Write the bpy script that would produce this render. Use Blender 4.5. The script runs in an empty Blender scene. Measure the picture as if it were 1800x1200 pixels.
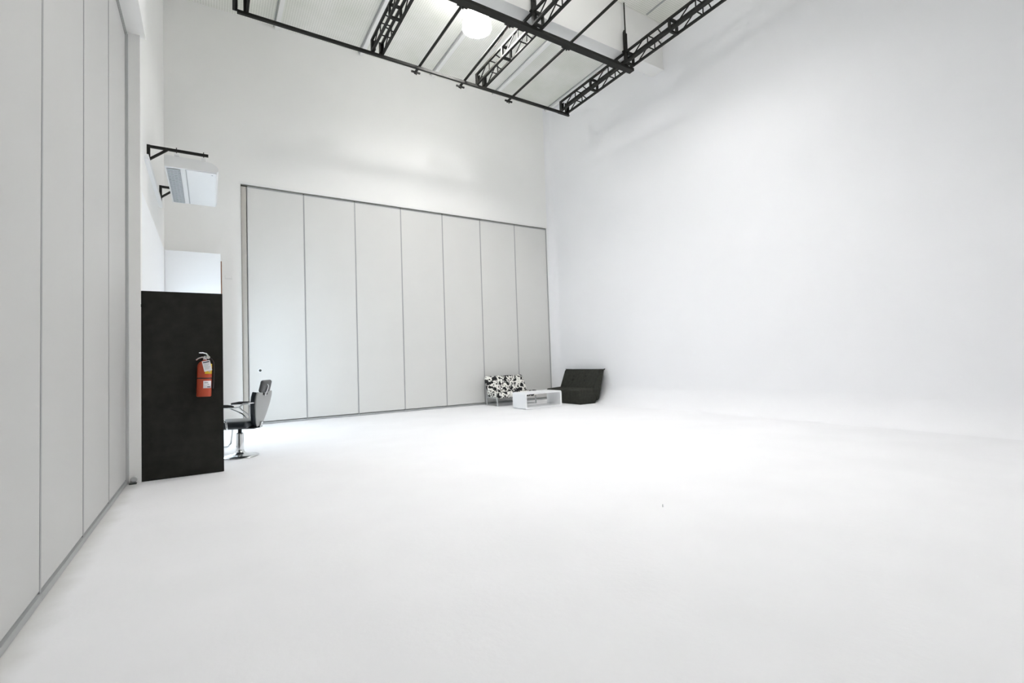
import bpy, bmesh, math, random
from mathutils import Vector, Matrix
random.seed(4)
sc = bpy.context.scene
COL = sc.collection
PI = math.pi

# ------------------------------------------------------------------ camera
H_CAM = 1.2
F_PX, YAW, PITCH, ROLL = 841.22, 0.5628, 0.0389, -0.0337
cd = bpy.data.cameras.new('camera'); cam = bpy.data.objects.new('camera', cd); COL.objects.link(cam)
cd.sensor_fit = 'HORIZONTAL'; cd.sensor_width = 36.0; cd.lens = F_PX / 1800 * 36
cd.clip_start = 0.05; cd.clip_end = 100
_f = Vector((math.sin(YAW)*math.cos(PITCH), math.cos(YAW)*math.cos(PITCH), math.sin(PITCH)))
_r = Vector((math.cos(YAW), -math.sin(YAW), 0)); _u = _r.cross(_f)
_r2 = _r*math.cos(ROLL) + _u*math.sin(ROLL); _u2 = -_r*math.sin(ROLL) + _u*math.cos(ROLL)
m = Matrix((_r2, _u2, -_f)).transposed().to_4x4(); m.translation = (0, 0, H_CAM)
cam.matrix_world = m
sc.camera = cam

# ------------------------------------------------------------------ world, exposure
sc.view_settings.view_transform = 'Standard'; sc.view_settings.look = 'None'
sc.view_settings.gamma = 1.0; sc.view_settings.use_curve_mapping = False
sc.view_settings.exposure = 1.07
sc.cycles.max_bounces = 9; sc.cycles.diffuse_bounces = 7
w = bpy.data.worlds.new('world'); sc.world = w; w.use_nodes = True
w.node_tree.nodes['Background'].inputs[0].default_value = (0.8, 0.88, 1.0, 1)
w.node_tree.nodes['Background'].inputs[1].default_value = 0.3
LAMP_GLOW = 115.0
LAMPS = [(4.69, 8.38, 8.1, 0.92, 0.0), (5.76, 5.2, 7.65, 0.90, 0.12), (3.7, 3.7, 7.5, 0.92, 0.25), (4.2, 0.9, 7.5, 0.08, 0.25), (1.8, 0.6, 7.5, 0.05, 0.25)]
WINDOW_EMIT = 6

# ------------------------------------------------------------------ materials
def lin(c):
    return tuple(((v/12.92) if v <= 0.04045 else ((v+0.055)/1.055)**2.4) for v in c)
def mat(name, col, rough=0.6, metal=0.0, var=0.0, vscale=3.0, bump=0.0, bscale=60.0, spec=0.5, emit=None, estr=0.0):
    mt = bpy.data.materials.new(name); mt.use_nodes = True
    nt = mt.node_tree; b = nt.nodes['Principled BSDF']
    b.inputs['Base Color'].default_value = (*col, 1); b.inputs['Roughness'].default_value = rough
    b.inputs['Metallic'].default_value = metal; b.inputs['Specular IOR Level'].default_value = spec
    if var > 0:
        tc = nt.nodes.new('ShaderNodeTexCoord'); nz = nt.nodes.new('ShaderNodeTexNoise')
        nz.inputs['Scale'].default_value = vscale; nz.inputs['Detail'].default_value = 6
        nt.links.new(tc.outputs['Object'], nz.inputs['Vector'])
        rp = nt.nodes.new('ShaderNodeValToRGB')
        rp.color_ramp.elements[0].position = 0.3; rp.color_ramp.elements[1].position = 0.7
        rp.color_ramp.elements[0].color = (*[c*(1-var) for c in col], 1)
        rp.color_ramp.elements[1].color = (*[min(1, c*(1+var)) for c in col], 1)
        nt.links.new(nz.outputs['Fac'], rp.inputs['Fac']); nt.links.new(rp.outputs['Color'], b.inputs['Base Color'])
    if bump > 0:
        tc2 = nt.nodes.new('ShaderNodeTexCoord'); n2 = nt.nodes.new('ShaderNodeTexNoise')
        n2.inputs['Scale'].default_value = bscale; n2.inputs['Detail'].default_value = 4
        bp = nt.nodes.new('ShaderNodeBump'); bp.inputs['Strength'].default_value = bump; bp.inputs['Distance'].default_value = 0.01
        nt.links.new(tc2.outputs['Object'], n2.inputs['Vector']); nt.links.new(n2.outputs['Fac'], bp.inputs['Height'])
        nt.links.new(bp.outputs['Normal'], b.inputs['Normal'])
    if emit:
        b.inputs['Emission Color'].default_value = (*emit, 1); b.inputs['Emission Strength'].default_value = estr
    return mt
M = {}
M['floor'] = mat('floor_paint', (0.845, 0.845, 0.862), 0.75, var=0.02, vscale=1.3, bump=0.12, bscale=25, spec=0.25)
M['wall'] = mat('wall_paint', (0.89, 0.888, 0.872), 0.85, var=0.012, vscale=0.8, bump=0.05, bscale=40, spec=0.2)
M['cyc'] = mat('cyclorama_paint', (0.872, 0.874, 0.892), 0.85, var=0.012, vscale=0.6, bump=0.04, bscale=30, spec=0.2)
M['white'] = mat('white_gloss', (0.85, 0.86, 0.87), 0.4)
M['trimw'] = mat('white_trim', (0.86, 0.86, 0.845), 0.6)
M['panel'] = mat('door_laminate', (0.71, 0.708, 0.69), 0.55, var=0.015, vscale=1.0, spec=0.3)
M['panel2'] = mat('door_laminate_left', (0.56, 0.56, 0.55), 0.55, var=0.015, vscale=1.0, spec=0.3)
M['filler'] = mat('filler_board', (0.55, 0.53, 0.49), 0.6)
M['alu'] = mat('aluminium', (0.40, 0.405, 0.41), 0.5, metal=0.2)
M['seal'] = mat('grey_seal', (0.40, 0.41, 0.41), 0.6)
M['dark'] = mat('dark_gap', (0.05, 0.055, 0.05), 0.8)
M['black'] = mat('black_board', (0.0165, 0.0165, 0.0135), 0.75, var=0.25, vscale=9, bump=0.1, bscale=120, spec=0.2)
M['steel'] = mat('black_steel', (0.012, 0.012, 0.010), 0.55, spec=0.3)
M['bolt'] = mat('zinc_bolt', (0.6, 0.6, 0.58), 0.35, metal=0.8)
M['chrome'] = mat('chrome', (0.75, 0.77, 0.78), 0.16, metal=1.0)
M['satin'] = mat('satin_tube', (0.55, 0.56, 0.57), 0.3, metal=0.8)
M['vinyl'] = mat('dark_vinyl', (0.018, 0.024, 0.03), 0.28)
M['shell'] = mat('grey_shell', (0.36, 0.37, 0.37), 0.4)
M['headpad'] = mat('headrest_vinyl', (0.085, 0.088, 0.09), 0.4)
M['red'] = mat('red_enamel', (0.42, 0.055, 0.018), 0.4)
M['yellow'] = mat('yellow_label', (0.80, 0.55, 0.03), 0.6)
M['paper'] = mat('paper_tag', (0.82, 0.81, 0.84), 0.7)
M['ink'] = mat('ink', (0.03, 0.03, 0.04), 0.7)
M['greyink'] = mat('grey_print', (0.45, 0.45, 0.48), 0.7)
M['rubber'] = mat('rubber', (0.012, 0.012, 0.013), 0.5)
M['wood'] = mat('brown_wood_edge', (0.25, 0.12, 0.06), 0.6)
M['grille'] = mat('grille_plastic', (0.52, 0.56, 0.58), 0.5)
M['acwhite'] = mat('unit_plastic', (0.80, 0.81, 0.81), 0.45)
M['fabric'] = mat('charcoal_fabric', (0.040, 0.041, 0.035), 0.95, var=0.2, vscale=14, bump=0.5, bscale=220, spec=0.1)
M['fabric2'] = mat('charcoal_piping', (0.022, 0.022, 0.019), 0.95)
M['day'] = mat('daylight_pane', (0.8, 0.9, 1), 0.3, emit=(0.72, 0.88, 1.0), estr=WINDOW_EMIT)
M['liner'] = mat('white_lining', (0.90, 0.915, 0.93), 0.5)
M['alulight'] = mat('bright_aluminium', (0.60, 0.61, 0.61), 0.5, metal=0.1)
M['track'] = mat('olive_track', (0.20, 0.20, 0.17), 0.7)
M['cable'] = mat('thin_cable', (0.12, 0.06, 0.05), 0.6)

def ceiling_material():
    mt = bpy.data.materials.new('mesh_roof_lining'); mt.use_nodes = True; nt = mt.node_tree
    b = nt.nodes['Principled BSDF']; b.inputs['Roughness'].default_value = 0.8
    tc = nt.nodes.new('ShaderNodeTexCoord')
    def wave(direction, scale):
        wv = nt.nodes.new('ShaderNodeTexWave'); wv.wave_type = 'BANDS'; wv.bands_direction = direction
        wv.inputs['Scale'].default_value = scale; wv.inputs['Distortion'].default_value = 0.3
        nt.links.new(tc.outputs['Object'], wv.inputs['Vector']); return wv
    a = wave('X', 6.5); c = wave('Y', 6.5)
    mx = nt.nodes.new('ShaderNodeMath'); mx.operation = 'MULTIPLY'
    nt.links.new(a.outputs['Fac'], mx.inputs[0]); nt.links.new(c.outputs['Fac'], mx.inputs[1])
    nz = nt.nodes.new('ShaderNodeTexNoise'); nz.inputs['Scale'].default_value = 1.1; nz.inputs['Detail'].default_value = 5
    nt.links.new(tc.outputs['Object'], nz.inputs['Vector'])
    rp = nt.nodes.new('ShaderNodeValToRGB')
    rp.color_ramp.elements[0].color = (0.88, 0.875, 0.84, 1); rp.color_ramp.elements[1].color = (0.66, 0.66, 0.62, 1)
    nt.links.new(mx.outputs[0], rp.inputs['Fac'])
    r2 = nt.nodes.new('ShaderNodeValToRGB')
    r2.color_ramp.elements[0].position = 0.35; r2.color_ramp.elements[1].position = 0.65
    r2.color_ramp.elements[0].color = (0.88, 0.90, 0.86, 1); r2.color_ramp.elements[1].color = (1, 1, 1, 1)
    nt.links.new(nz.outputs['Fac'], r2.inputs['Fac'])
    mm = nt.nodes.new('ShaderNodeMix'); mm.data_type = 'RGBA'; mm.blend_type = 'MULTIPLY'; mm.inputs['Factor'].default_value = 1
    nt.links.new(rp.outputs['Color'], mm.inputs[6]); nt.links.new(r2.outputs['Color'], mm.inputs[7])
    nt.links.new(mm.outputs[2], b.inputs['Base Color'])
    return mt
M['ceil'] = ceiling_material()
def darken_track_strip(mt):
    # floor colour mixed darker, with a noisy edge, along the near folding partition's track
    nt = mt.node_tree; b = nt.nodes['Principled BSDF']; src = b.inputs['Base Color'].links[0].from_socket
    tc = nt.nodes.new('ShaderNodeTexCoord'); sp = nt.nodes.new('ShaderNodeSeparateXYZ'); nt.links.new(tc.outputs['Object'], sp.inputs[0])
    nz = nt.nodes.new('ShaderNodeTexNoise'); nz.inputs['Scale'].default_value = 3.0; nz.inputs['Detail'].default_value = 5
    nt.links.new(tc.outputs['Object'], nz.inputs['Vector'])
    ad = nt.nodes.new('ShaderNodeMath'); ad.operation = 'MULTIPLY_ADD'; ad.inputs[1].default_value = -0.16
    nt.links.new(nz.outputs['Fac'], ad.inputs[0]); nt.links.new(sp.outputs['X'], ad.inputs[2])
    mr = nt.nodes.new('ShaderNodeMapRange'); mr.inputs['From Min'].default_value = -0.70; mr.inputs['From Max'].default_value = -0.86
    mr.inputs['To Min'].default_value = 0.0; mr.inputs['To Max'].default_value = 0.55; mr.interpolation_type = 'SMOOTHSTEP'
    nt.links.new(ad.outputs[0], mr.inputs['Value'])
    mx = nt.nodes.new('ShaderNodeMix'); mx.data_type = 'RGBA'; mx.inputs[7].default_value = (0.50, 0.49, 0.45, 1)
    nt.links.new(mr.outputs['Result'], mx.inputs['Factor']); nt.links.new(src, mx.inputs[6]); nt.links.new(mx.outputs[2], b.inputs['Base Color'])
darken_track_strip(M['floor'])

def floral_material():
    mt = bpy.data.materials.new('floral_print'); mt.use_nodes = True; nt = mt.node_tree
    b = nt.nodes['Principled BSDF']; b.inputs['Roughness'].default_value = 0.9
    tc = nt.nodes.new('ShaderNodeTexCoord')
    nz = nt.nodes.new('ShaderNodeTexNoise'); nz.inputs['Scale'].default_value = 11; nz.inputs['Detail'].default_value = 2
    nt.links.new(tc.outputs['Object'], nz.inputs['Vector'])
    ad = nt.nodes.new('ShaderNodeMix'); ad.data_type = 'RGBA'; ad.blend_type = 'LINEAR_LIGHT'; ad.inputs['Factor'].default_value = 0.075
    nt.links.new(tc.outputs['Object'], ad.inputs[6]); nt.links.new(nz.outputs['Color'], ad.inputs[7])
    def blob(scale, thr, feat='F1'):
        v = nt.nodes.new('ShaderNodeTexVoronoi'); v.inputs['Scale'].default_value = scale; v.feature = feat
        nt.links.new(ad.outputs[2], v.inputs['Vector'])
        g = nt.nodes.new('ShaderNodeMath'); g.operation = 'LESS_THAN'; g.inputs[1].default_value = thr
        nt.links.new(v.outputs['Distance'], g.inputs[0]); return g
    a = blob(8.0, 0.47); c = blob(19.0, 0.40)
    mx = nt.nodes.new('ShaderNodeMath'); mx.operation = 'MAXIMUM'
    nt.links.new(a.outputs[0], mx.inputs[0]); nt.links.new(c.outputs[0], mx.inputs[1])
    mixc = nt.nodes.new('ShaderNodeMix'); mixc.data_type = 'RGBA'
    mixc.inputs[6].default_value = (0.86, 0.85, 0.80, 1); mixc.inputs[7].default_value = (0.012, 0.011, 0.012, 1)
    nt.links.new(mx.outputs[0], mixc.inputs['Factor']); nt.links.new(mixc.outputs[2], b.inputs['Base Color'])
    return mt
M['floral'] = floral_material()

# ------------------------------------------------------------------ helpers
def tag(o, label=None, cat=None, group=None, kind=None):
    if label: o['label'] = label
    if cat: o['category'] = cat
    if group: o['group'] = group
    if kind: o['kind'] = kind
    return o
def empty(name, loc=(0, 0, 0), rz=0.0):
    o = bpy.data.objects.new(name, None); COL.objects.link(o); o.location = loc; o.rotation_euler = (0, 0, rz)
    o.empty_display_size = 0.1
    return o
class MB:
    """collects shapes, then links them as one mesh object"""
    def __init__(self): self.bm = bmesh.new()
    def box(self, x0, x1, y0, y1, z0, z1, bev=0.0, seg=2, mtx=None):
        t = bmesh.new()
        r = bmesh.ops.create_cube(t, size=1)
        for v in t.verts:
            v.co = Vector((x0+(v.co.x+.5)*(x1-x0), y0+(v.co.y+.5)*(y1-y0), z0+(v.co.z+.5)*(z1-z0)))
        if bev > 0: bmesh.ops.bevel(t, geom=t.edges[:], offset=bev, segments=seg, profile=0.5, affect='EDGES')
        if mtx: t.transform(mtx)
        self._merge(t); return self
    def _merge(self, t):
        me = bpy.data.meshes.new('tmp'); t.to_mesh(me); t.free(); self.bm.from_mesh(me); bpy.data.meshes.remove(me)
    def bar(self, a, b, w, h=None, up=(0, 0, 1)):
        a = Vector(a); b = Vector(b); h = h or w; d = (b-a).normalized(); upv = Vector(up)
        if abs(d.dot(upv)) > 0.98: upv = Vector((0, 1, 0)) if abs(d.y) < .9 else Vector((1, 0, 0))
        s = d.cross(upv).normalized(); u = s.cross(d).normalized()
        vs = []
        for p in (a, b):
            for i, j in ((-1, -1), (1, -1), (1, 1), (-1, 1)): vs.append(self.bm.verts.new(p+s*(i*w/2)+u*(j*h/2)))
        for f in ((3, 2, 1, 0), (4, 5, 6, 7), (0, 1, 5, 4), (1, 2, 6, 5), (2, 3, 7, 6), (3, 0, 4, 7)): self.bm.faces.new([vs[i] for i in f])
        return self
    def tube(self, pts, r, seg=10, cap=True):
        pts = [Vector(p) for p in pts]; rings = []; prev = None
        for i, p in enumerate(pts):
            t = (pts[min(i+1, len(pts)-1)]-pts[max(i-1, 0)]).normalized()
            if prev is None:
                n = t.cross(Vector((0, 0, 1)))
                if n.length < 1e-3: n = t.cross(Vector((0, 1, 0)))
                n.normalize()
            else:
                n = (prev - t*prev.dot(t)).normalized()
            prev = n; bb = t.cross(n); rr = r[i] if isinstance(r, (list, tuple)) else r
            rings.append([self.bm.verts.new(p+(n*math.cos(2*PI*k/seg)+bb*math.sin(2*PI*k/seg))*rr) for k in range(seg)])
        for a, b in zip(rings, rings[1:]):
            for k in range(seg): self.bm.faces.new((a[k], a[(k+1) % seg], b[(k+1) % seg], b[k]))
        if cap:
            self.bm.faces.new(rings[0][::-1]); self.bm.faces.new(rings[-1])
        return self
    def lathe(self, prof, c=(0, 0, 0), seg=28, mtx=None, cap=True):
        rings = []; new = []
        for (r, z) in prof:
            ring = [self.bm.verts.new(Vector((c[0]+r*math.cos(2*PI*k/seg), c[1]+r*math.sin(2*PI*k/seg), c[2]+z))) for k in range(seg)]
            rings.append(ring); new += ring
        for a, b in zip(rings, rings[1:]):
            for k in range(seg): self.bm.faces.new((a[k], a[(k+1) % seg], b[(k+1) % seg], b[k]))
        if cap:
            self.bm.faces.new(rings[0][::-1]); self.bm.faces.new(rings[-1])
        else:
            for k in range(seg): self.bm.faces.new((rings[-1][k], rings[-1][(k+1) % seg], rings[0][(k+1) % seg], rings[0][k]))
        if mtx:
            for v in new: v.co = mtx @ v.co
        return self
    def prism(self, poly, lo, hi, axis='Y', bev=0.0, seg=2):
        """polygon in the plane across `axis`, swept from lo to hi"""
        t = bmesh.new()
        def P(a, b, h):
            return {'Y': (a, h, b), 'X': (h, a, b), 'Z': (a, b, h)}[axis]
        A = [t.verts.new(P(a, b, lo)) for a, b in poly]; B = [t.verts.new(P(a, b, hi)) for a, b in poly]
        t.faces.new(A[::-1]); t.faces.new(B); n = len(poly)
        for i in range(n): t.faces.new((A[i], A[(i+1) % n], B[(i+1) % n], B[i]))
        bmesh.ops.recalc_face_normals(t, faces=t.faces[:])
        if bev > 0:
            ed = [e for e in t.edges if len(e.link_faces) == 2 and e.link_faces[0].normal.angle(e.link_faces[1].normal) > 0.5]
            bmesh.ops.bevel(t, geom=ed, offset=bev, segments=seg, profile=0.5, affect='EDGES')
        self._merge(t); return self
    def quad(self, a, b, c, d):
        self.bm.faces.new([self.bm.verts.new(Vector(p)) for p in (a, b, c, d)]); return self
    def build(self, name, m, parent=None, smooth=False, loc=None):
        bmesh.ops.recalc_face_normals(self.bm, faces=self.bm.faces[:])
        me = bpy.data.meshes.new(name); self.bm.to_mesh(me); self.bm.free()
        me.materials.append(M[m] if isinstance(m, str) else m)
        if smooth:
            for p in me.polygons: p.use_smooth = True
            try: me.set_sharp_from_angle(angle=math.radians(40))
            except Exception: pass
        o = bpy.data.objects.new(name, me); COL.objects.link(o)
        if loc: o.location = loc
        if parent: o.parent = parent
        return o
def struct(mb, name, m, label=None, smooth=False):
    o = mb.build(name, m, smooth=smooth); o['kind'] = 'structure'
    if label: o['label'] = label
    return o
def child_copy(o, parent, loc=None):
    c = o.copy(); COL.objects.link(c); c.parent = parent
    if loc is not None: c.location = loc
    return c

# ------------------------------------------------------------------ main dimensions
D = 11.627                 # back wall plane (y)
R = 8.95                   # right wall plane (x)
YF = -4.0                  # wall behind the camera
ZC = 8.90                  # ceiling
XL = -0.767                # left folding wall plane
XW = -0.76                 # left wall beyond the pier
BO0, BO1, BOH = 0.572, 8.71, 5.184     # back opening
LO1, LOH = 6.665, 5.02                 # left opening end / height

# ------------------------------------------------------------------ room shell
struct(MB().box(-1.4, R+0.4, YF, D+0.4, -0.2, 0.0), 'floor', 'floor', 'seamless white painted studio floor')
# back wall around the opening
b = MB()
b.box(-1.1, BO0, D, D+0.35, 0, ZC); b.box(BO0, BO1, D, D+0.35, BOH, ZC); b.box(BO1, R+0.4, D, D+0.35, 0, ZC)
b.box(BO0, BO1, D+0.30, D+0.36, 0, BOH)
struct(b, 'wall_back', 'wall', 'white back wall above and beside the folding partition')
# left wall: over the opening, pier, and the wall beyond
b = MB()
b.box(-1.2, -0.60, YF, 6.72, LOH, ZC)
b.box(-1.2, -0.651, LO1, 6.80, 0, LOH)
b.box(-1.2, XW, 6.72, D, 0, ZC)
b.box(-1.2, -1.1, YF, 6.80, 0, LOH)
struct(b, 'wall_left', 'wall', 'white left wall with pier at the end of the near folding partition')
struct(MB().box(-1.2, R+0.4, YF-0.2, YF, 0, ZC), 'wall_front', 'wall', 'white wall behind the camera')
# right wall: cyclorama swept along y, cove at the floor, rounded vertical corner
def cyclorama():
    bm = bmesh.new(); rc = 0.22; plan = []
    ys = [YF + i*(D-rc-YF)/60 for i in range(61)]
    def sm(t): t = max(0, min(1, t)); return t*t*(3-2*t)
    for y in ys: plan.append((R, y, -1, 0, 0.48 - 0.30*sm((y-(D-2.2))/1.9)))
    for i in range(1, 9):
        a = i/8*PI/2; plan.append((R-rc+rc*math.cos(a), D-rc+rc*math.sin(a), -math.cos(a), -math.sin(a), 0.18))
    rows = []
    for (x, y, nx, ny, r) in plan:
        row = []
        for k in range(15):
            a = k/14*PI/2; off = r*(1-math.sin(a)); z = r*(1-math.cos(a)); row.append(bm.verts.new((x+nx*off, y+ny*off, z+0.001)))
        for z in (1, 2, 4, 6, ZC): row.append(bm.verts.new((x, y, z)))
        rows.append(row)
    for A, B in zip(rows, rows[1:]):
        for k in range(len(A)-1): bm.faces.new((A[k], A[k+1], B[k+1], B[k]))
    mb = MB(); mb.bm.free(); mb.bm = bm; return mb
o = struct(cyclorama(), 'wall_right', 'cyc', 'white cyclorama wall curving smoothly into the floor', smooth=True)
struct(MB().box(R+0.02, R+0.3, YF, D+0.2, 0, ZC), 'wall_outer', 'wall', 'outer face behind the cyclorama')
ceil = struct(MB().box(-1.2, R+0.4, YF, D+0.3, ZC, ZC+0.15), 'ceiling', 'ceil', 'high mesh lined roof')
# girder with flange, purlins
o = MB().box(-0.598, R-0.002, 7.20, 7.46, 7.84, ZC-0.002).box(-0.598, R-0.002, 7.18, 7.50, 7.79, 7.84).build('girder', 'trimw')
tag(o, 'deep white girder crossing the ceiling above the trusses', 'beam', kind=None)
PX = [-0.53, 1.33, 3.21, 5.09, 7.00, 8.86]
names = ['at the far left corner', 'first to the right of the left corner', 'near the second truss', 'beside the lit lamp', 'between the two right trusses', 'close to the right wall']
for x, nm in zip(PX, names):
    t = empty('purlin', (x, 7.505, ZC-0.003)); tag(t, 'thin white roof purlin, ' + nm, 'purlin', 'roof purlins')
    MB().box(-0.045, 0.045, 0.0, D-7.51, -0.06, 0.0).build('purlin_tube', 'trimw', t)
    MB().box(-0.08, -0.062, 0.0, D-7.52, -0.02, 0.0).build('gap_shadow_strip', 'seal', t)  # grey strip stands in for the shadow gap beside the purlin
for x in (1.2, 4.9, 8.4):
    MB().box(-0.02, 0.02, 0, 7.1-YF, -0.015, 0.0).build('ceiling_joint', 'seal', ceil, loc=(x, YF+0.05, ZC))
# small bead above the back opening
struct(MB().box(BO0-0.03, BO1+0.03, D-0.012, D, BOH, BOH+0.05).box(BO0-0.02, BO0, D-0.008, D, 0, BOH), 'trim_1', 'trimw', 'white bead over the back opening')
# bright white lining low on the left wall, ledge above it
struct(MB().box(XW, XW+0.03, 6.81, 11.12, 0, 3.53), 'trim_2', 'liner', 'white lining on the lower left wall behind the black partition')
o = MB().box(0, 0.05, 8.2, 10.55, 0.0, 0.022).box(0, 0.045, 8.2, 10.55, 0.022, 0.032).box(0, 0.05, 8.2, 10.55, 0.032, 0.075).build('wall_ledge', 'white', loc=(XW, 0, 4.16))
tag(o, 'narrow white ledge along the left wall below the black brackets', 'ledge')

# ------------------------------------------------------------------ back folding partition (door_1)
d1 = empty('door_1', (0, D, 0)); tag(d1, 'tall pale grey folding partition filling the back wall', kind='structure')
PW = 1.146; px0 = 1.836 - PW; YP = 0.04
MB().box(BO0+0.002, px0-0.012, YP, YP+0.06, 0.05, BOH-0.04).build('filler_panel', 'filler', d1)
face = None
for i in range(7):
    x = px0 + i*PW
    if i == 0:
        pf = MB().box(0.0135, PW-0.0135, YP, YP+0.08, 0.06, BOH-0.05).build('door_panel', 'panel', d1, loc=(x, 0, 0))
        ed = [MB().box(a, c, YP-0.003, YP+0.08, 0.045, BOH-0.035).build('edge_trim', 'alu', pf) for a, c in ((0.0005, 0.013), (PW-0.013, PW-0.0005))]
        ed.append(MB().box(0.016, PW-0.016, YP-0.006, YP+0.08, BOH-0.05, BOH-0.02).build('top_trim', 'alu', pf))
        ed.append(MB().box(0.002, PW-0.002, YP-0.003, YP+0.08, 0.004, 0.044).build('bottom_seal', 'seal', pf))
        lk = MB().lathe([(0.048, 0), (0.048, 0.006), (0.042, 0.010)], seg=20, mtx=Matrix.Translation((0.215, YP, 1.16)) @ Matrix.Rotation(PI/2, 4, 'X')).build('lock_plate', 'white', pf, smooth=True)
        tag(lk, 'round white lock plate with dark centre')
        MB().lathe([(0.026, 0), (0.026, 0.016), (0.020, 0.018)], seg=14, mtx=Matrix.Translation((0.215, YP-0.001, 1.16)) @ Matrix.Rotation(PI/2, 4, 'X')).build('lock_cylinder', 'dark', pf)
        p0, e0 = pf, ed
    else:
        c = child_copy(p0, d1, (x, 0, 0))
        for e in e0: child_copy(e, c)
MB().box(BO0+0.002, BO1-0.002, 0.02, 0.2, BOH-0.018, BOH-0.001).build('head_track', 'track', d1)
MB().box(BO1-0.016, BO1-0.002, 0.01, 0.2, 0.004, BOH-0.02).build('jamb_channel', 'alu', d1)
MB().box(BO0+0.0005, BO0+0.006, 0.004, 0.07, 0.004, BOH-0.02).build('jamb_gap', 'dark', d1)

# ------------------------------------------------------------------ left folding partition (door_2)
d2 = empty('door_2', (XL, 0, 0)); tag(d2, 'tall grey folding partition along the left wall', kind='structure')
LW = 1.023; ly = LO1 - 0.035
for i in range(10):
    y1 = ly - i*LW
    if i == 0:
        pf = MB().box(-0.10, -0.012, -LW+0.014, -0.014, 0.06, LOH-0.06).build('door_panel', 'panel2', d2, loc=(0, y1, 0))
        ed = [MB().box(-0.10, -0.010, a, c, 0.045, LOH-0.05).build('edge_trim', 'alu', pf) for a, c in ((-0.0135, -0.001), (-LW+0.001, -LW+0.0135))]
        ed.append(MB().box(-0.10, -0.004, -LW+0.014, -0.014, LOH-0.06, LOH-0.03).build('top_trim', 'alu', pf))
        ed.append(MB().box(-0.10, -0.003, -LW+0.001, -0.001, 0.004, 0.044).build('bottom_seal', 'seal', pf))
        p0, e0 = pf, ed
    else:
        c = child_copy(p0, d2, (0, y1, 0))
        for e in e0: child_copy(e, c)
MB().box(-0.10, 0.0, YF+0.1, LO1, LOH-0.028, LOH-0.001).build('head_track', 'seal', d2)
MB().box(-0.09, 0.012, ly+0.012, LO1-0.001, 0.004, LOH-0.03).build('jamb_channel', 'alulight', d2)
MB().box(-0.10, -0.03, ly+0.001, ly+0.011, 0.004, LOH-0.03).build('jamb_gap', 'dark', d2)
# floor roller at the foot of the jamb
t = empty('floor_roller', (XL+0.045, LO1-0.045, 0.0)); tag(t, 'small grey roller bracket at the foot of the left pier', 'roller')
MB().lathe([(0.026, -0.012), (0.030, -0.008), (0.030, 0.008), (0.026, 0.012)], seg=18, mtx=Matrix.Translation((0.012, 0, 0.052)) @ Matrix.Rotation(PI/2, 4, 'X')).build('wheel', 'satin', t, smooth=True)
MB().box(-0.022, 0.03, 0.014, 0.03, 0.0, 0.06, 0.004).build('bracket', 'alu', t)
MB().box(-0.03, 0.035, -0.02, 0.032, 0.0, 0.012, 0.003).build('foot_plate', 'dark', t)

# ------------------------------------------------------------------ window hidden behind the black partition (daylight on the niche)
w1 = empty('window_1', (XW+0.03, 0, 0)); tag(w1, 'daylit window low on the left wall behind the black partition', kind='structure')
MB().box(0.0, 0.006, 9.35, 10.85, 0.95, 1.95).build('pane', 'day', w1)
fr = MB(); fr.box(0, 0.02, 9.3, 9.35, 0.9, 2.0).box(0, 0.02, 10.85, 10.9, 0.9, 2.0).box(0, 0.02, 9.35, 10.85, 0.9, 0.95).box(0, 0.02, 9.35, 10.85, 1.95, 2.0)
fr.build('window_frame', 'white', w1)

# ------------------------------------------------------------------ black partition, white partition
t = empty('black_partition', (-0.651, 6.678, 0)); tag(t, 'matt black partition panel beside the left pier, holding the extinguisher', 'partition')
MB().box(0.002, 0.777, 0.0, 0.045, 0.003, 2.112, 0.003, 1).build('board', 'black', t)
MB().box(0.765, 0.775, 0.046, 0.12, 0.003, 2.1).build('return_edge', 'black', t)
MB().bar((-0.002, -0.006, 1.93), (-0.002, -0.006, 1.96), 0.012).build('hinge_pin', 'steel', t)
t = empty('white_partition', (XW+0.031, 11.14, 0)); tag(t, 'tall bright white partition standing behind the black panel', 'partition')
MB().box(0.0, 0.915, 0.0, 0.12, 0.003, 3.525, 0.004, 1).build('board', 'liner', t)
MB().box(0.916, 0.934, 0.02, 0.10, 0.003, 3.38).build('wood_edge', 'wood', t)
t = empty('wall_plate', (0.336, D, 3.145)); tag(t, 'small white blank cover plate on back wall beside the partition opening', 'wall plate')
MB().box(-0.07, 0.07, -0.012, 0, -0.035, 0.035, 0.004).build('plate', 'trimw', t)
MB().box(-0.05, 0.05, -0.015, -0.012, -0.02, 0.02, 0.001, 1).build('insert', 'wall', t)

# ------------------------------------------------------------------ fire extinguisher
t = empty('fire_extinguisher', (-0.069, 6.678-0.082, 0.90)); t.rotation_euler = (0, math.radians(1.8), 0)
tag(t, 'red fire extinguisher with paper tags hung on the black partition', 'extinguisher')
rb = 0.073
MB().lathe([(0.066, 0), (rb, 0.008), (rb, 0.345), (0.069, 0.368), (0.055, 0.392), (0.032, 0.408), (0.022, 0.412), (0.022, 0.43)], seg=32).build('cylinder', 'red', t, smooth=True)
MB().lathe([(rb+0.001, 0.0), (rb+0.003, 0.001), (rb+0.003, 0.012), (rb+0.001, 0.013)], c=(0, 0, 0.205), seg=32).build('strap', 'rubber', t)
v = MB().lathe([(0.022, 0), (0.024, 0.01), (0.024, 0.035), (0.015, 0.045)], c=(0, 0, 0.425), seg=18).build('valve', 'chrome', t, smooth=True)
MB().tube([(0.01, -0.01, 0.452), (-0.03, -0.014, 0.452), (-0.065, -0.02, 0.438), (-0.085, -0.024, 0.420)], [0.011, 0.010, 0.009, 0.009], 8).build('carry_handle', 'chrome', t, smooth=True)
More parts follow.
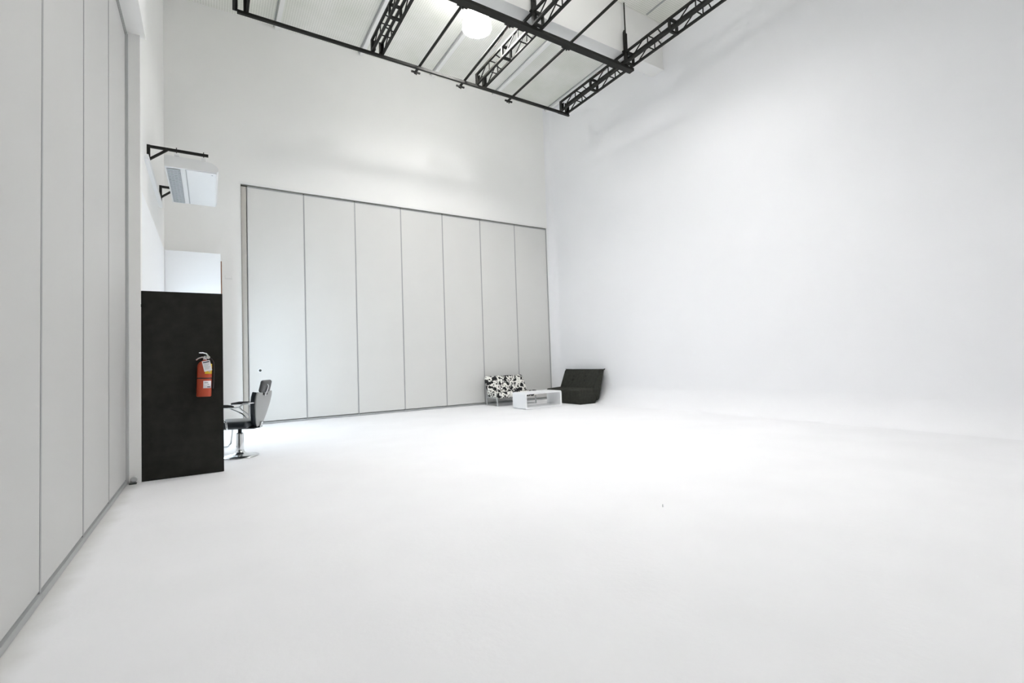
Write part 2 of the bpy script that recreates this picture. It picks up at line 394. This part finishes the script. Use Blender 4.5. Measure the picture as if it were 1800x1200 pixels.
MB().tube([(0.035, -0.012, 0.462), (0.012, -0.012, 0.495), (-0.02, -0.014, 0.503), (-0.06, -0.02, 0.503)], [0.010, 0.011, 0.009, 0.007], 8).build('squeeze_lever', 'chrome', t, smooth=True)
MB().lathe([(0.019, 0), (0.019, 0.012), (0.012, 0.014)], seg=18, mtx=Matrix.Translation((0.032, -0.024, 0.452)) @ Matrix.Rotation(PI/2, 4, 'X')).build('pressure_gauge', 'bolt', t, smooth=True)
MB().tube([(0.03, 0.0, 0.447), (0.062, -0.005, 0.435), (0.086, -0.01, 0.395), (0.092, -0.012, 0.30), (0.090, -0.012, 0.18), (0.084, -0.012, 0.09)], [0.008, 0.008, 0.008, 0.008, 0.009, 0.011], 8).build('hose', 'rubber', t, smooth=True)
MB().box(-0.03, 0.03, 0.058, 0.081, 0.30, 0.39).build('wall_bracket', 'rubber', t)
def curved_label(name, a0, a1, z0, z1, m, r):
    mb = MB(); n = 8
    for i in range(n):
        A = a0+(a1-a0)*i/n; B = a0+(a1-a0)*(i+1)/n
        mb.quad((r*math.sin(A), -r*math.cos(A), z0), (r*math.sin(B), -r*math.cos(B), z0), (r*math.sin(B), -r*math.cos(B), z1), (r*math.sin(A), -r*math.cos(A), z1))
    o = mb.build(name, m, t, smooth=True)
    md = o.modifiers.new('thick', 'SOLIDIFY'); md.thickness = 0.0006
    return o
curved_label('yellow_label', 0.05, 1.25, 0.262, 0.375, 'yellow', rb+0.0012)
curved_label('yellow_label_print', 0.55, 0.85, 0.283, 0.297, 'greyink', rb+0.0020)
lb = curved_label('inspection_label', -0.12, 1.15, 0.098, 0.182, 'paper', rb+0.0012); tag(lb, 'white inspection label')
curved_label('inspection_print', 0.02, 0.55, 0.155, 0.168, 'greyink', rb+0.0020)
curved_label('inspection_print', 0.45, 0.72, 0.138, 0.146, 'greyink', rb+0.0020)
curved_label('inspection_print', 0.42, 0.95, 0.108, 0.117, 'ink', rb+0.0020)
tg = empty('x')
bpy.data.objects.remove(tg)
mt_ = Matrix.Translation((0.022, -rb-0.016, 0.358)) @ Matrix.Rotation(math.radians(-13), 4, 'Y')
tag_o = MB().box(-0.039, 0.039, -0.001, 0.001, -0.065, 0.055, mtx=mt_).build('hang_tag', 'paper', t); tag(tag_o, 'white hanging tag with dark header')
MB().box(-0.031, 0.031, -0.0022, -0.0012, 0.033, 0.045, mtx=mt_).build('tag_header', 'ink', tag_o)
for k in range(6):
    MB().box(-0.029, 0.029-0.008*(k % 3), -0.0022, -0.0012, 0.018-k*0.012, 0.022-k*0.012, mtx=mt_).build('tag_line', 'greyink', tag_o)

# ------------------------------------------------------------------ ceiling mounted air conditioner on wall brackets
def bracket(y, z, label):
    b = empty('wall_bracket', (XW, y, z)); tag(b, label, 'bracket', 'black wall brackets')
    MB().box(0.0, 0.04, -0.02, 0.02, -0.31, 0.02).build('wall_leg', 'steel', b)
    MB().box(0.04, 0.755, -0.018, 0.018, -0.018, 0.018).build('arm', 'steel', b)
    MB().bar((0.03, 0, -0.19), (0.24, 0, -0.012), 0.03).build('brace', 'steel', b)
bracket(8.553, 4.485, 'black steel wall bracket nearest the camera, above the air conditioner')
bracket(10.55, 4.545, 'black steel wall bracket half hidden behind the air conditioner')
ac = empty('air_conditioner', (-0.556, 8.60, 4.245)); tag(ac, 'white suspended air conditioner hung from black wall brackets', 'air conditioner')
AL = 1.80
prof = [(0.0, 0.0), (0.62, 0.012), (0.660, 0.022), (0.678, 0.045), (0.682, 0.075), (0.655, 0.115), (0.60, 0.150), (0.48, 0.172), (0.03, 0.172), (0.0, 0.15)]
MB().prism(prof, 0.012, AL-0.012, 'Y').build('body', 'acwhite', ac)
pe = [(x*1.006-0.002, z*1.02-0.001) for x, z in prof]
for y0, y1 in ((0.0, 0.012), (AL-0.012, AL)): MB().prism(pe, y0, y1, 'Y').build('end_cap', 'acwhite', ac)
MB().box(0.02, 0.19, 0.06, AL-0.06, -0.006, -0.001).build('grille_tray', 'seal', ac)
g = MB()
n = 26
for i in range(n):
    y = 0.075 + i*(AL-0.15)/(n-1)
    g.box(0.025, 0.185, y-0.019, y+0.019, -0.014, -0.007)
for x in (0.06, 0.105, 0.15): g.box(x-0.004, x+0.004, 0.06, AL-0.06, -0.016, -0.012)
o = g.build('intake_slats', 'grille', ac); o['kind'] = 'stuff'
MB().box(0.255, 0.265, 0.03, AL-0.03, -0.002, 0.004).build('panel_seam', 'seal', ac)
MB().box(0.27, 0.655, 0.02, AL-0.02, -0.002, 0.010).build('front_panel', 'acwhite', ac)
MB().lathe([(0.012, 0), (0.012, 0.004)], c=(0.6, 0.10, -0.006), seg=12).build('indicator', 'grille', ac)
for x in (0.15, 0.49):
    for y, zt in ((-0.047, 0.285), (1.95, 0.345)):
        MB().tube([(x, y, 0.20), (x, y, zt)], 0.006, 8).build('hanger_rod', 'steel', ac)
        MB().box(x-0.03, x+0.03, min(y, AL-0.08)-0.01, max(y, 0.06)+0.01, 0.173, 0.20).build('hanger_lug', 'acwhite', ac)

# ------------------------------------------------------------------ lighting grid
ZT = 7.50; TH = 0.275; TWD = 0.25; YE = 9.40; YN = 1.0
TR = [0.62, 3.04, 5.435, 7.865]
tl = ['black box truss at the far left edge of the ceiling', 'black box truss second from the left, ending near the short pipes',
      'black box truss beside the lit lamp', 'black box truss nearest the right wall']
def tbox(name, x0, x1, y0, y1, z0, z1, p): return MB().box(x0, x1, y0, y1, z0, z1).build(name, 'steel', p)
MODL = 1.15
def make_truss():
    t = empty('lighting_truss', (TR[0]-TWD, YE, ZT)); L = YE-YN
    c = 0.042
    for x in (0, TWD-c):
        for z in (0, TH-c): tbox('chord', x, x+c, -L, 0, z, z+c, t)
    for x in (0, TWD-0.08):
        e = MB().box(x, x+0.08, -0.006, 0.012, 0.0, TH).box(x, x+0.012, -0.075, -0.006, 0.043, TH-0.043).box(x+0.068, x+0.08, -0.075, -0.006, 0.043, TH-0.043).build('end_plate', 'steel', t)
        for z in (0.05, TH-0.05): MB().lathe([(0.010, 0), (0.010, 0.012)], seg=8, mtx=Matrix.Translation((x+0.04, 0.012, z)) @ Matrix.Rotation(-PI/2, 4, 'X')).build('bolt', 'bolt', e)
    nmod = int(L/MODL)+1
    fm = None; bm_ = None
    for k in range(nmod):
        y = -k*MODL
        if k > 0:
            if fm is None:
                mb = MB(); s = 0.05
                mb.box(0.0, 0.04, -s/2, s/2, 0.03, TH-0.03).box(TWD-0.04, TWD, -s/2, s/2, 0.03, TH-0.03)
                mb.box(0.0, TWD, -s/2, s/2, -0.002, 0.038).box(0.0, TWD, -s/2, s/2, TH-0.038, TH+0.002)
                fm = mb.build('joint_frame', 'steel', t, loc=(0, y, 0))
            else: child_copy(fm, t, (0, y, 0))
        if -y + MODL > L + 0.6: continue
        if bm_ is None:
            bm_ = []; w_ = 0.018
            for x in (0.018, TWD-0.018):
                bm_.append(MB().bar((x, -0.12*MODL, 0.03), (x, -0.42*MODL, TH-0.03), w_).build('diagonal', 'steel', t))
                bm_.append(MB().bar((x, -0.52*MODL, 0.02), (x, -0.52*MODL, TH-0.02), w_).build('upright', 'steel', t))
            for z in (0.018, TH-0.018):
                bm_.append(MB().bar((0.02, -0.52*MODL, z), (TWD-0.02, -0.52*MODL, z), w_).build('batten', 'steel', t))
                bm_.append(MB().bar((0.02, -0.74*MODL, z), (TWD-0.02, -0.68*MODL, z), w_).build('batten', 'steel', t))
        else:
            for o in bm_: child_copy(o, t, (0, y, 0))
    return t
t0 = make_truss(); tag(t0, tl[0], 'truss', 'lighting trusses')
for x, lb_ in zip(TR[1:], tl[1:]):
    c = t0.copy(); COL.objects.link(c); c.location = (x-TWD, YE, ZT); c['label'] = lb_
    for ch in list(t0.children):
        cc = child_copy(ch, c)
        for g_ in ch.children: child_copy(g_, cc)
# rails across
t = empty('front_rail', (0.44, YE-0.03, ZT-0.055)); tag(t, 'thin black rail joining the truss ends nearest the back wall', 'rail')
MB().box(0, 7.43, -0.027, 0.027, 0.0, 0.054).build('rail_tube', 'steel', t)
MB().box(7.10, 7.45, -0.035, 0.035, -0.004, 0.0).build('end_plate', 'steel', t)
t = empty('cross_beam', (0.2, 7.135, ZT-0.062)); tag(t, 'wide black channel beam crossing under the trusses', 'beam')
MB().box(0, 7.70, 0.0, 0.135, 0.0, 0.012).box(0, 7.70, 0.0, 0.012, 0.012, 0.06).box(0, 7.70, 0.123, 0.135, 0.012, 0.06).build('channel', 'steel', t)
for x in TR: MB().prism([(x-0.2-TWD-0.16, 0.062), (x-0.2-0.02, 0.062), (x-0.2-0.07, 0.18), (x-0.2-TWD+0.07, 0.18)], 0.135, 0.143, 'Y').build('gusset', 'steel', t)
hl = ['black plate and rod hanger over the far left truss', 'black plate and rod hanger over the second truss', 'black plate and rod hanger above the truss beside the lamp', 'black plate and rod hanger over the right wall truss']
for x, l_ in zip(TR, hl):
    xc = x-TWD/2-0.045
    t = empty('truss_hanger', (xc, 7.16, ZT)); tag(t, l_, 'hanger', 'truss hangers')
    MB().box(-0.06, 0.06, 0.0, 0.012, 0.0, 0.74).build('hanger_plate', 'steel', t)
    MB().box(-0.06, -0.048, -0.05, 0.0, 0.0, 0.76).build('plate_flange', 'steel', t)
    MB().tube([(0.0, -0.008, 0.5), (-0.005, -0.008, ZC-ZT)], 0.014, 8).build('rod', 'steel', t)
    MB().box(-0.10, 0.13, -0.03, 0.02, TH+0.004, TH+0.03).build('cross_cleat', 'steel', t)
def pipe(pts, label, clamps):
    t = empty('grid_pipe', pts[0]); tag(t, label, 'pipe', 'loose pipes across the grid')
    o0 = Vector(pts[0]); MB().tube([Vector(p)-o0 for p in pts], 0.027, 10).build('pipe_tube', 'steel', t, smooth=True)
    for cx, cy, cz in clamps:
        q = Vector((cx, cy, cz))-o0
        MB().bar(q+Vector((-0.11, 0, 0)), q+Vector((0.09, 0, 0)), 0.035, 0.03).build('clamp', 'steel', t)
        MB().tube([q+Vector((0.0, 0, 0.02)), q+Vector((0.0, 0.0, -0.05))], 0.014, 8).build('clamp_bolt', 'steel', t)
ZPp = ZT + 0.028
pipe([(3.82, 9.66, ZPp), (3.835, 7.20, ZPp)], 'black pipe left of the lit lamp', [(3.82, 9.58, ZPp-0.03), (3.835, 7.34, ZPp-0.03)])
pipe([(4.905, 9.68, ZPp), (4.81, 7.24, ZPp)], 'black pipe between the lit lamp and the third truss', [(4.90, 9.60, ZPp-0.03), (4.815, 7.34, ZPp-0.03)])
pipe([(6.20, 9.68, ZPp), (6.17, 7.18, ZPp), (6.09, 3.0, ZPp)], 'long black pipe between the two right trusses', [(6.20, 9.60, ZPp-0.03), (6.17, 7.34, ZPp-0.03)])
for a, b_, l_ in (((4.80, 7.36, ZT+0.0), (4.93, 8.1, ZT+0.06), 'thin dark cable hanging beside the third truss'), ((7.38, 7.45, ZT-0.02), (7.63, 8.05, ZT+TH), 'thin reddish cable tied to the right wall truss')):
    mb = MB().tube([Vector((0, 0, 0)), (Vector(b_)-Vector(a))*0.5+Vector((0, 0, -0.02)), Vector(b_)-Vector(a)], 0.005, 6)
    tag(mb.build('tie_cable', 'cable', loc=a), l_, 'cable')
# high bay lamps
for i, (x, y, z, pw, sk) in enumerate(LAMPS):
    t = empty('high_bay_lamp', (x, y, z))
    tag(t, ['lit high bay lamp glowing between the trusses', 'lit high bay lamp over the middle of the floor, right row', 'lit high bay lamp over the middle of the floor, left row', 'lit high bay lamp behind the camera, right row', 'lit high bay lamp behind the camera, left row'][i], 'lamp', 'high bay lamps')
    MB().lathe([(0.30, -0.07), (0.29, 0.05), (0.25, 0.15), (0.18, 0.24), (0.09, 0.28), (0.085, 0.28), (0.17, 0.23), (0.24, 0.14), (0.28, 0.05), (0.29, -0.07)], seg=32, cap=False).build('reflector', mat('glowing_acrylic', (0.9, 0.9, 0.88), 0.4, emit=(1.0, 0.986, 0.974), estr=LAMP_GLOW*pw*(0.095 if i == 0 else 0.08)), t, smooth=True)
    if sk > 0: MB().lathe([(0.301, -0.05), (0.315, -sk), (0.308, -sk), (0.296, -0.05)], seg=32, cap=False).build('cutoff_skirt', 'acwhite', t, smooth=True)  # added on the unseen lamps to cut their light off the upper walls
    MB().lathe([(0.08, 0.27), (0.08, 0.42), (0.05, 0.45)], seg=20).build('housing', 'satin', t, smooth=True)
    MB().tube([(0, 0, 0.44), (0, 0, ZC-z)], 0.012, 8).build('suspension_rod', 'satin', t)
    MB().lathe([(0.262, 0.05), (0.262, 0.056)], seg=32).build('diffuser', mat('lamp_glow', (0.9, 0.9, 0.9), 0.5, emit=((1.0, 0.986, 0.974) if i < 3 else (0.90, 0.95, 1.0)), estr=LAMP_GLOW*pw), t)

# ------------------------------------------------------------------ salon chair
ch = empty('salon_chair', (0.335, 7.66, 0.0), math.radians(-28)); tag(ch, 'grey and black reclining salon chair on chrome pedestal beside the black partition', 'chair')
MB().lathe([(0.225, 0.0), (0.235, 0.008), (0.225, 0.018), (0.14, 0.030), (0.075, 0.045), (0.052, 0.075), (0.047, 0.10)], seg=36).build('base', 'chrome', ch, smooth=True)
MB().lathe([(0.046, 0.10), (0.046, 0.315), (0.040, 0.325)], seg=24).build('pedestal', 'chrome', ch, smooth=True)
MB().lathe([(0.024, 0.325), (0.024, 0.40)], seg=16).build('piston', 'rubber', ch, smooth=True)
MB().box(-0.16, 0.25, -0.12, 0.12, 0.385, 0.402, 0.006).build('seat_plate', 'rubber', ch)
MB().box(-0.30, 0.20, -0.25, 0.25, 0.402, 0.50, 0.035, 4).build('seat', 'vinyl', ch, smooth=True)
# back: shield shaped cushion and grey shell
def shield(th0, th1, grow, name, m, seg=14):
    pts = [(-0.22, 0.47), (-0.235, 0.40), (-0.215, 0.28), (-0.16, 0.14), (-0.09, 0.02), (-0.05, -0.02), (0.05, -0.02), (0.09, 0.02), (0.16, 0.14), (0.215, 0.28), (0.235, 0.40), (0.22, 0.47), (0.10, 0.455), (0, 0.45), (-0.10, 0.455)]
    pts = [(a*(1+grow), c*(1+grow*.5)) for a, c in pts]
    mb = MB().prism(pts, th0, th1, 'X', bev=0.012, seg=3)
    mb.bm.transform(Matrix.Translation((0.245, 0, 0.42)) @ Matrix.Rotation(math.radians(10), 4, 'Y'))
    return mb.build(name, m, ch, smooth=True)
shield(-0.06, 0.0, 0.0, 'back_cushion', 'vinyl')
shield(0.001, 0.022, 0.02, 'back_shell', 'shell')
MB().box(0.19, 0.275, -0.05, 0.05, 0.388, 0.412, 0.006).build('hinge_bar', 'rubber', ch)
MB().tube([(0.27, 0.0, 0.40), (0.285, 0.0, 0.43), (0.295, 0, 0.47)], 0.016, 10).build('recline_lever', 'chrome', ch, smooth=True)
hr = MB().box(-0.035, 0.02, -0.14, 0.14, -0.085, 0.085, 0.03, 4)
hr.bm.transform(Matrix.Translation((0.355, 0, 0.955)) @ Matrix.Rotation(math.radians(14), 4, 'Y'))
hd = hr.build('headrest', 'headpad', ch, smooth=True)
MB().tube([(0.372, 0, 0.985), (0.388, 0, 0.955), (0.372, 0, 0.90), (0.352, 0, 0.85), (0.345, 0, 0.82)], 0.010, 8).build('headrest_stem', 'chrome', hd, smooth=True)
for s in (-1, 1):
    MB().tube([(0.338, s*0.045, 0.85), (0.352, s*0.045, 0.85)], [0.020, 0.016], 12).build('adjust_knob', 'rubber', ch, smooth=True)
for s in (-1, 1):
    y = s*0.285
    MB().tube([(0.30, s*0.20, 0.745), (0.25, y, 0.745), (0.18, y, 0.735), (0.13, y, 0.70), (0.05, y, 0.69), (-0.20, y, 0.70), (-0.27, y, 0.685), (-0.27, y, 0.64), (-0.10, y, 0.56), (-0.04, y, 0.50), (-0.03, y, 0.43), (-0.05, s*0.24, 0.41)], 0.011, 8).build('arm_frame', 'chrome', ch, smooth=True)
    MB().tube([(0.13, y, 0.70), (0.16, y, 0.66), (0.24, s*0.24, 0.58)], 0.010, 8).build('arm_strut', 'chrome', ch, smooth=True)
    MB().tube([(0.06, y, 0.705), (-0.02, y, 0.713), (-0.14, y, 0.715), (-0.25, y, 0.705)], [0.012, 0.022, 0.022, 0.014], 10).build('arm_pad', 'rubber', ch, smooth=True)
MB().tube([(-0.17, -0.16, 0.39), (-0.18, -0.16, 0.30), (-0.20, -0.16, 0.16), (-0.24, -0.15, 0.12), (-0.36, -0.14, 0.11), (-0.36, 0.14, 0.11), (-0.24, 0.15, 0.12), (-0.20, 0.16, 0.16), (-0.18, 0.16, 0.30), (-0.17, 0.16, 0.39)], 0.011, 8).build('footrest', 'chrome', ch, smooth=True)

# ------------------------------------------------------------------ floral sofa
so = empty('futon_sofa', (6.30, 10.85, 0.0)); tag(so, 'small black and white floral futon sofa on tubular legs against the partition', 'sofa')
SL = 1.27
def slab(poly, x0, x1, name, bev=0.05):
    return MB().prism(poly, x0, x1, 'X', bev=bev, seg=4).build(name, 'floral', so, smooth=True)
slab([(-0.10, 0.215), (0.48, 0.225), (0.50, 0.34), (-0.07, 0.375), (-0.12, 0.31)], 0.03, SL, 'seat_cushion', 0.035)
slab([(0.28, 0.35), (0.48, 0.26), (0.66, 0.74), (0.60, 0.79), (0.52, 0.775)], 0.0, SL-0.08, 'back_cushion', 0.045)
for x in (0.03, SL-0.02):
    def arc(cy, cz, r, a0, a1, n=5): return [(x, cy+r*math.cos(a0+(a1-a0)*i/n), cz+r*math.sin(a0+(a1-a0)*i/n)) for i in range(n+1)]
    pts = [(x, 0.0, 0.0)] + arc(0.055, 0.16, 0.055, PI, PI/2) + arc(0.50, 0.16, 0.055, PI/2, 0)[0:] + [(x, 0.555, 0.0)]
    MB().tube(pts, 0.018, 10).build('leg_frame', 'satin', so, smooth=True)
    MB().tube([(x, 0.42, 0.21), (x, 0.55, 0.28), (x, 0.66, 0.66)], 0.013, 8).build('back_bracket', 'satin', so, smooth=True)
for y in (0.12, 0.45): MB().tube([(0.03, y, 0.213), (SL-0.02, y, 0.213)], 0.013, 8).build('cross_tube', 'satin', so)

# ------------------------------------------------------------------ white coffee table: rounded box tube open front and back
ct = empty('coffee_table', (6.38, 9.60, 0.0), 0.012); tag(ct, 'white glossy open box coffee table in front of the floral sofa', 'coffee table')
def rrect(w_, z0, z1, r, n=6):
    out = []
    for cx, cz, a0 in ((w_-r, z1-r, 0), (r, z1-r, PI/2), (r, z0+r, PI), (w_-r, z0+r, 3*PI/2)):
        for i in range(n+1): a = a0+PI/2*i/n; out.append((cx+r*math.cos(a), cz+r*math.sin(a)))
    return out
def table_shell():
    mb = MB(); bm = mb.bm; A = rrect(1.11, 0.004, 0.40, 0.045); th = 0.042
    B = [(min(max(x, 0), 1.11), z) for x, z in rrect(1.11-2*th, 0.004+th, 0.40-th, 0.03)]; B = [(x+th, z) for x, z in B]
    rings = []
    for y in (0.0, 0.56):
        rings.append(([bm.verts.new((x, y, z)) for x, z in A], [bm.verts.new((x, y, z)) for x, z in B]))
    n = len(A); (a0, b0), (a1, b1) = rings
    for i in range(n):
        j = (i+1) % n
        bm.faces.new((a0[i], a0[j], a1[j], a1[i])); bm.faces.new((b0[i], b1[i], b1[j], b0[j]))
        bm.faces.new((a0[i], b0[i], b0[j], a0[j])); bm.faces.new((a1[i], a1[j], b1[j], b1[i]))
    return mb
table_shell().build('shell', 'white', ct, smooth=True)

# ------------------------------------------------------------------ charcoal loveseat facing the floor, back to the cyclorama
lv = empty('loveseat', (8.0, 9.50, 0.0)); tag(lv, 'charcoal upholstered armless loveseat with its back to the right wall', 'sofa')
LWY = 1.43
seat = MB().prism([(0.0, 0.012), (0.50, 0.012), (0.56, 0.06), (0.62, 0.36), (0.52, 0.40), (0.02, 0.375), (-0.015, 0.35), (-0.01, 0.05)], 0.0, LWY, 'Y', bev=0.022, seg=3).build('seat', 'fabric', lv, smooth=True)
def loveback():
    mb = MB().prism([(0.45, 0.33), (0.57, 0.06), (0.64, 0.10), (0.86, 0.86), (0.84, 0.885), (0.70, 0.875), (0.665, 0.85)], -0.01, LWY, 'Y', bev=0.02, seg=3)
    return mb
bk = loveback().build('backrest', 'fabric', lv, smooth=True)
MB().tube([(0.70, -0.012, 0.872), (0.70, 0.35, 0.878), (0.70, 0.75, 0.880), (0.70, 1.1, 0.878), (0.70, LWY, 0.884)], 0.010, 8).build('piping', 'fabric2', bk, smooth=True)
MB().tube([(0.855, -0.014, 0.872), (0.72, -0.012, 0.876), (0.66, -0.012, 0.83), (0.46, -0.012, 0.40)], 0.008, 8).build('piping', 'fabric2', bk, smooth=True)
MB().tube([(0.86, 0.0, 0.87), (0.87, -0.035, 0.895)], [0.02, 0.004], 8).build('corner_tab', 'fabric2', bk)
MB().box(0.02, 0.54, 0.02, LWY-0.02, 0.0, 0.015).build('base_board', 'fabric2', lv)
for yy in (0.45, 0.95):
    for xx, zz in ((0.56, 0.60), (0.605, 0.71)):
        MB().lathe([(0.030, -0.004), (0.030, 0.002), (0.016, 0.008)], seg=12, mtx=Matrix.Translation((xx-0.014, yy, zz)) @ Matrix.Rotation(-PI/2+0.3, 4, 'Y')).build('button', 'fabric2', bk)
# floor fleck
o = MB().box(-0.003, 0.003, -0.002, 0.002, 0.0, 0.022, 0.001, 1).build('floor_fleck', 'seal', loc=(0, 0, 0)); tag(o, 'tiny dark scrap lying on the bare white floor', 'scrap')
o.location = (3.015, 2.629, 0.0)
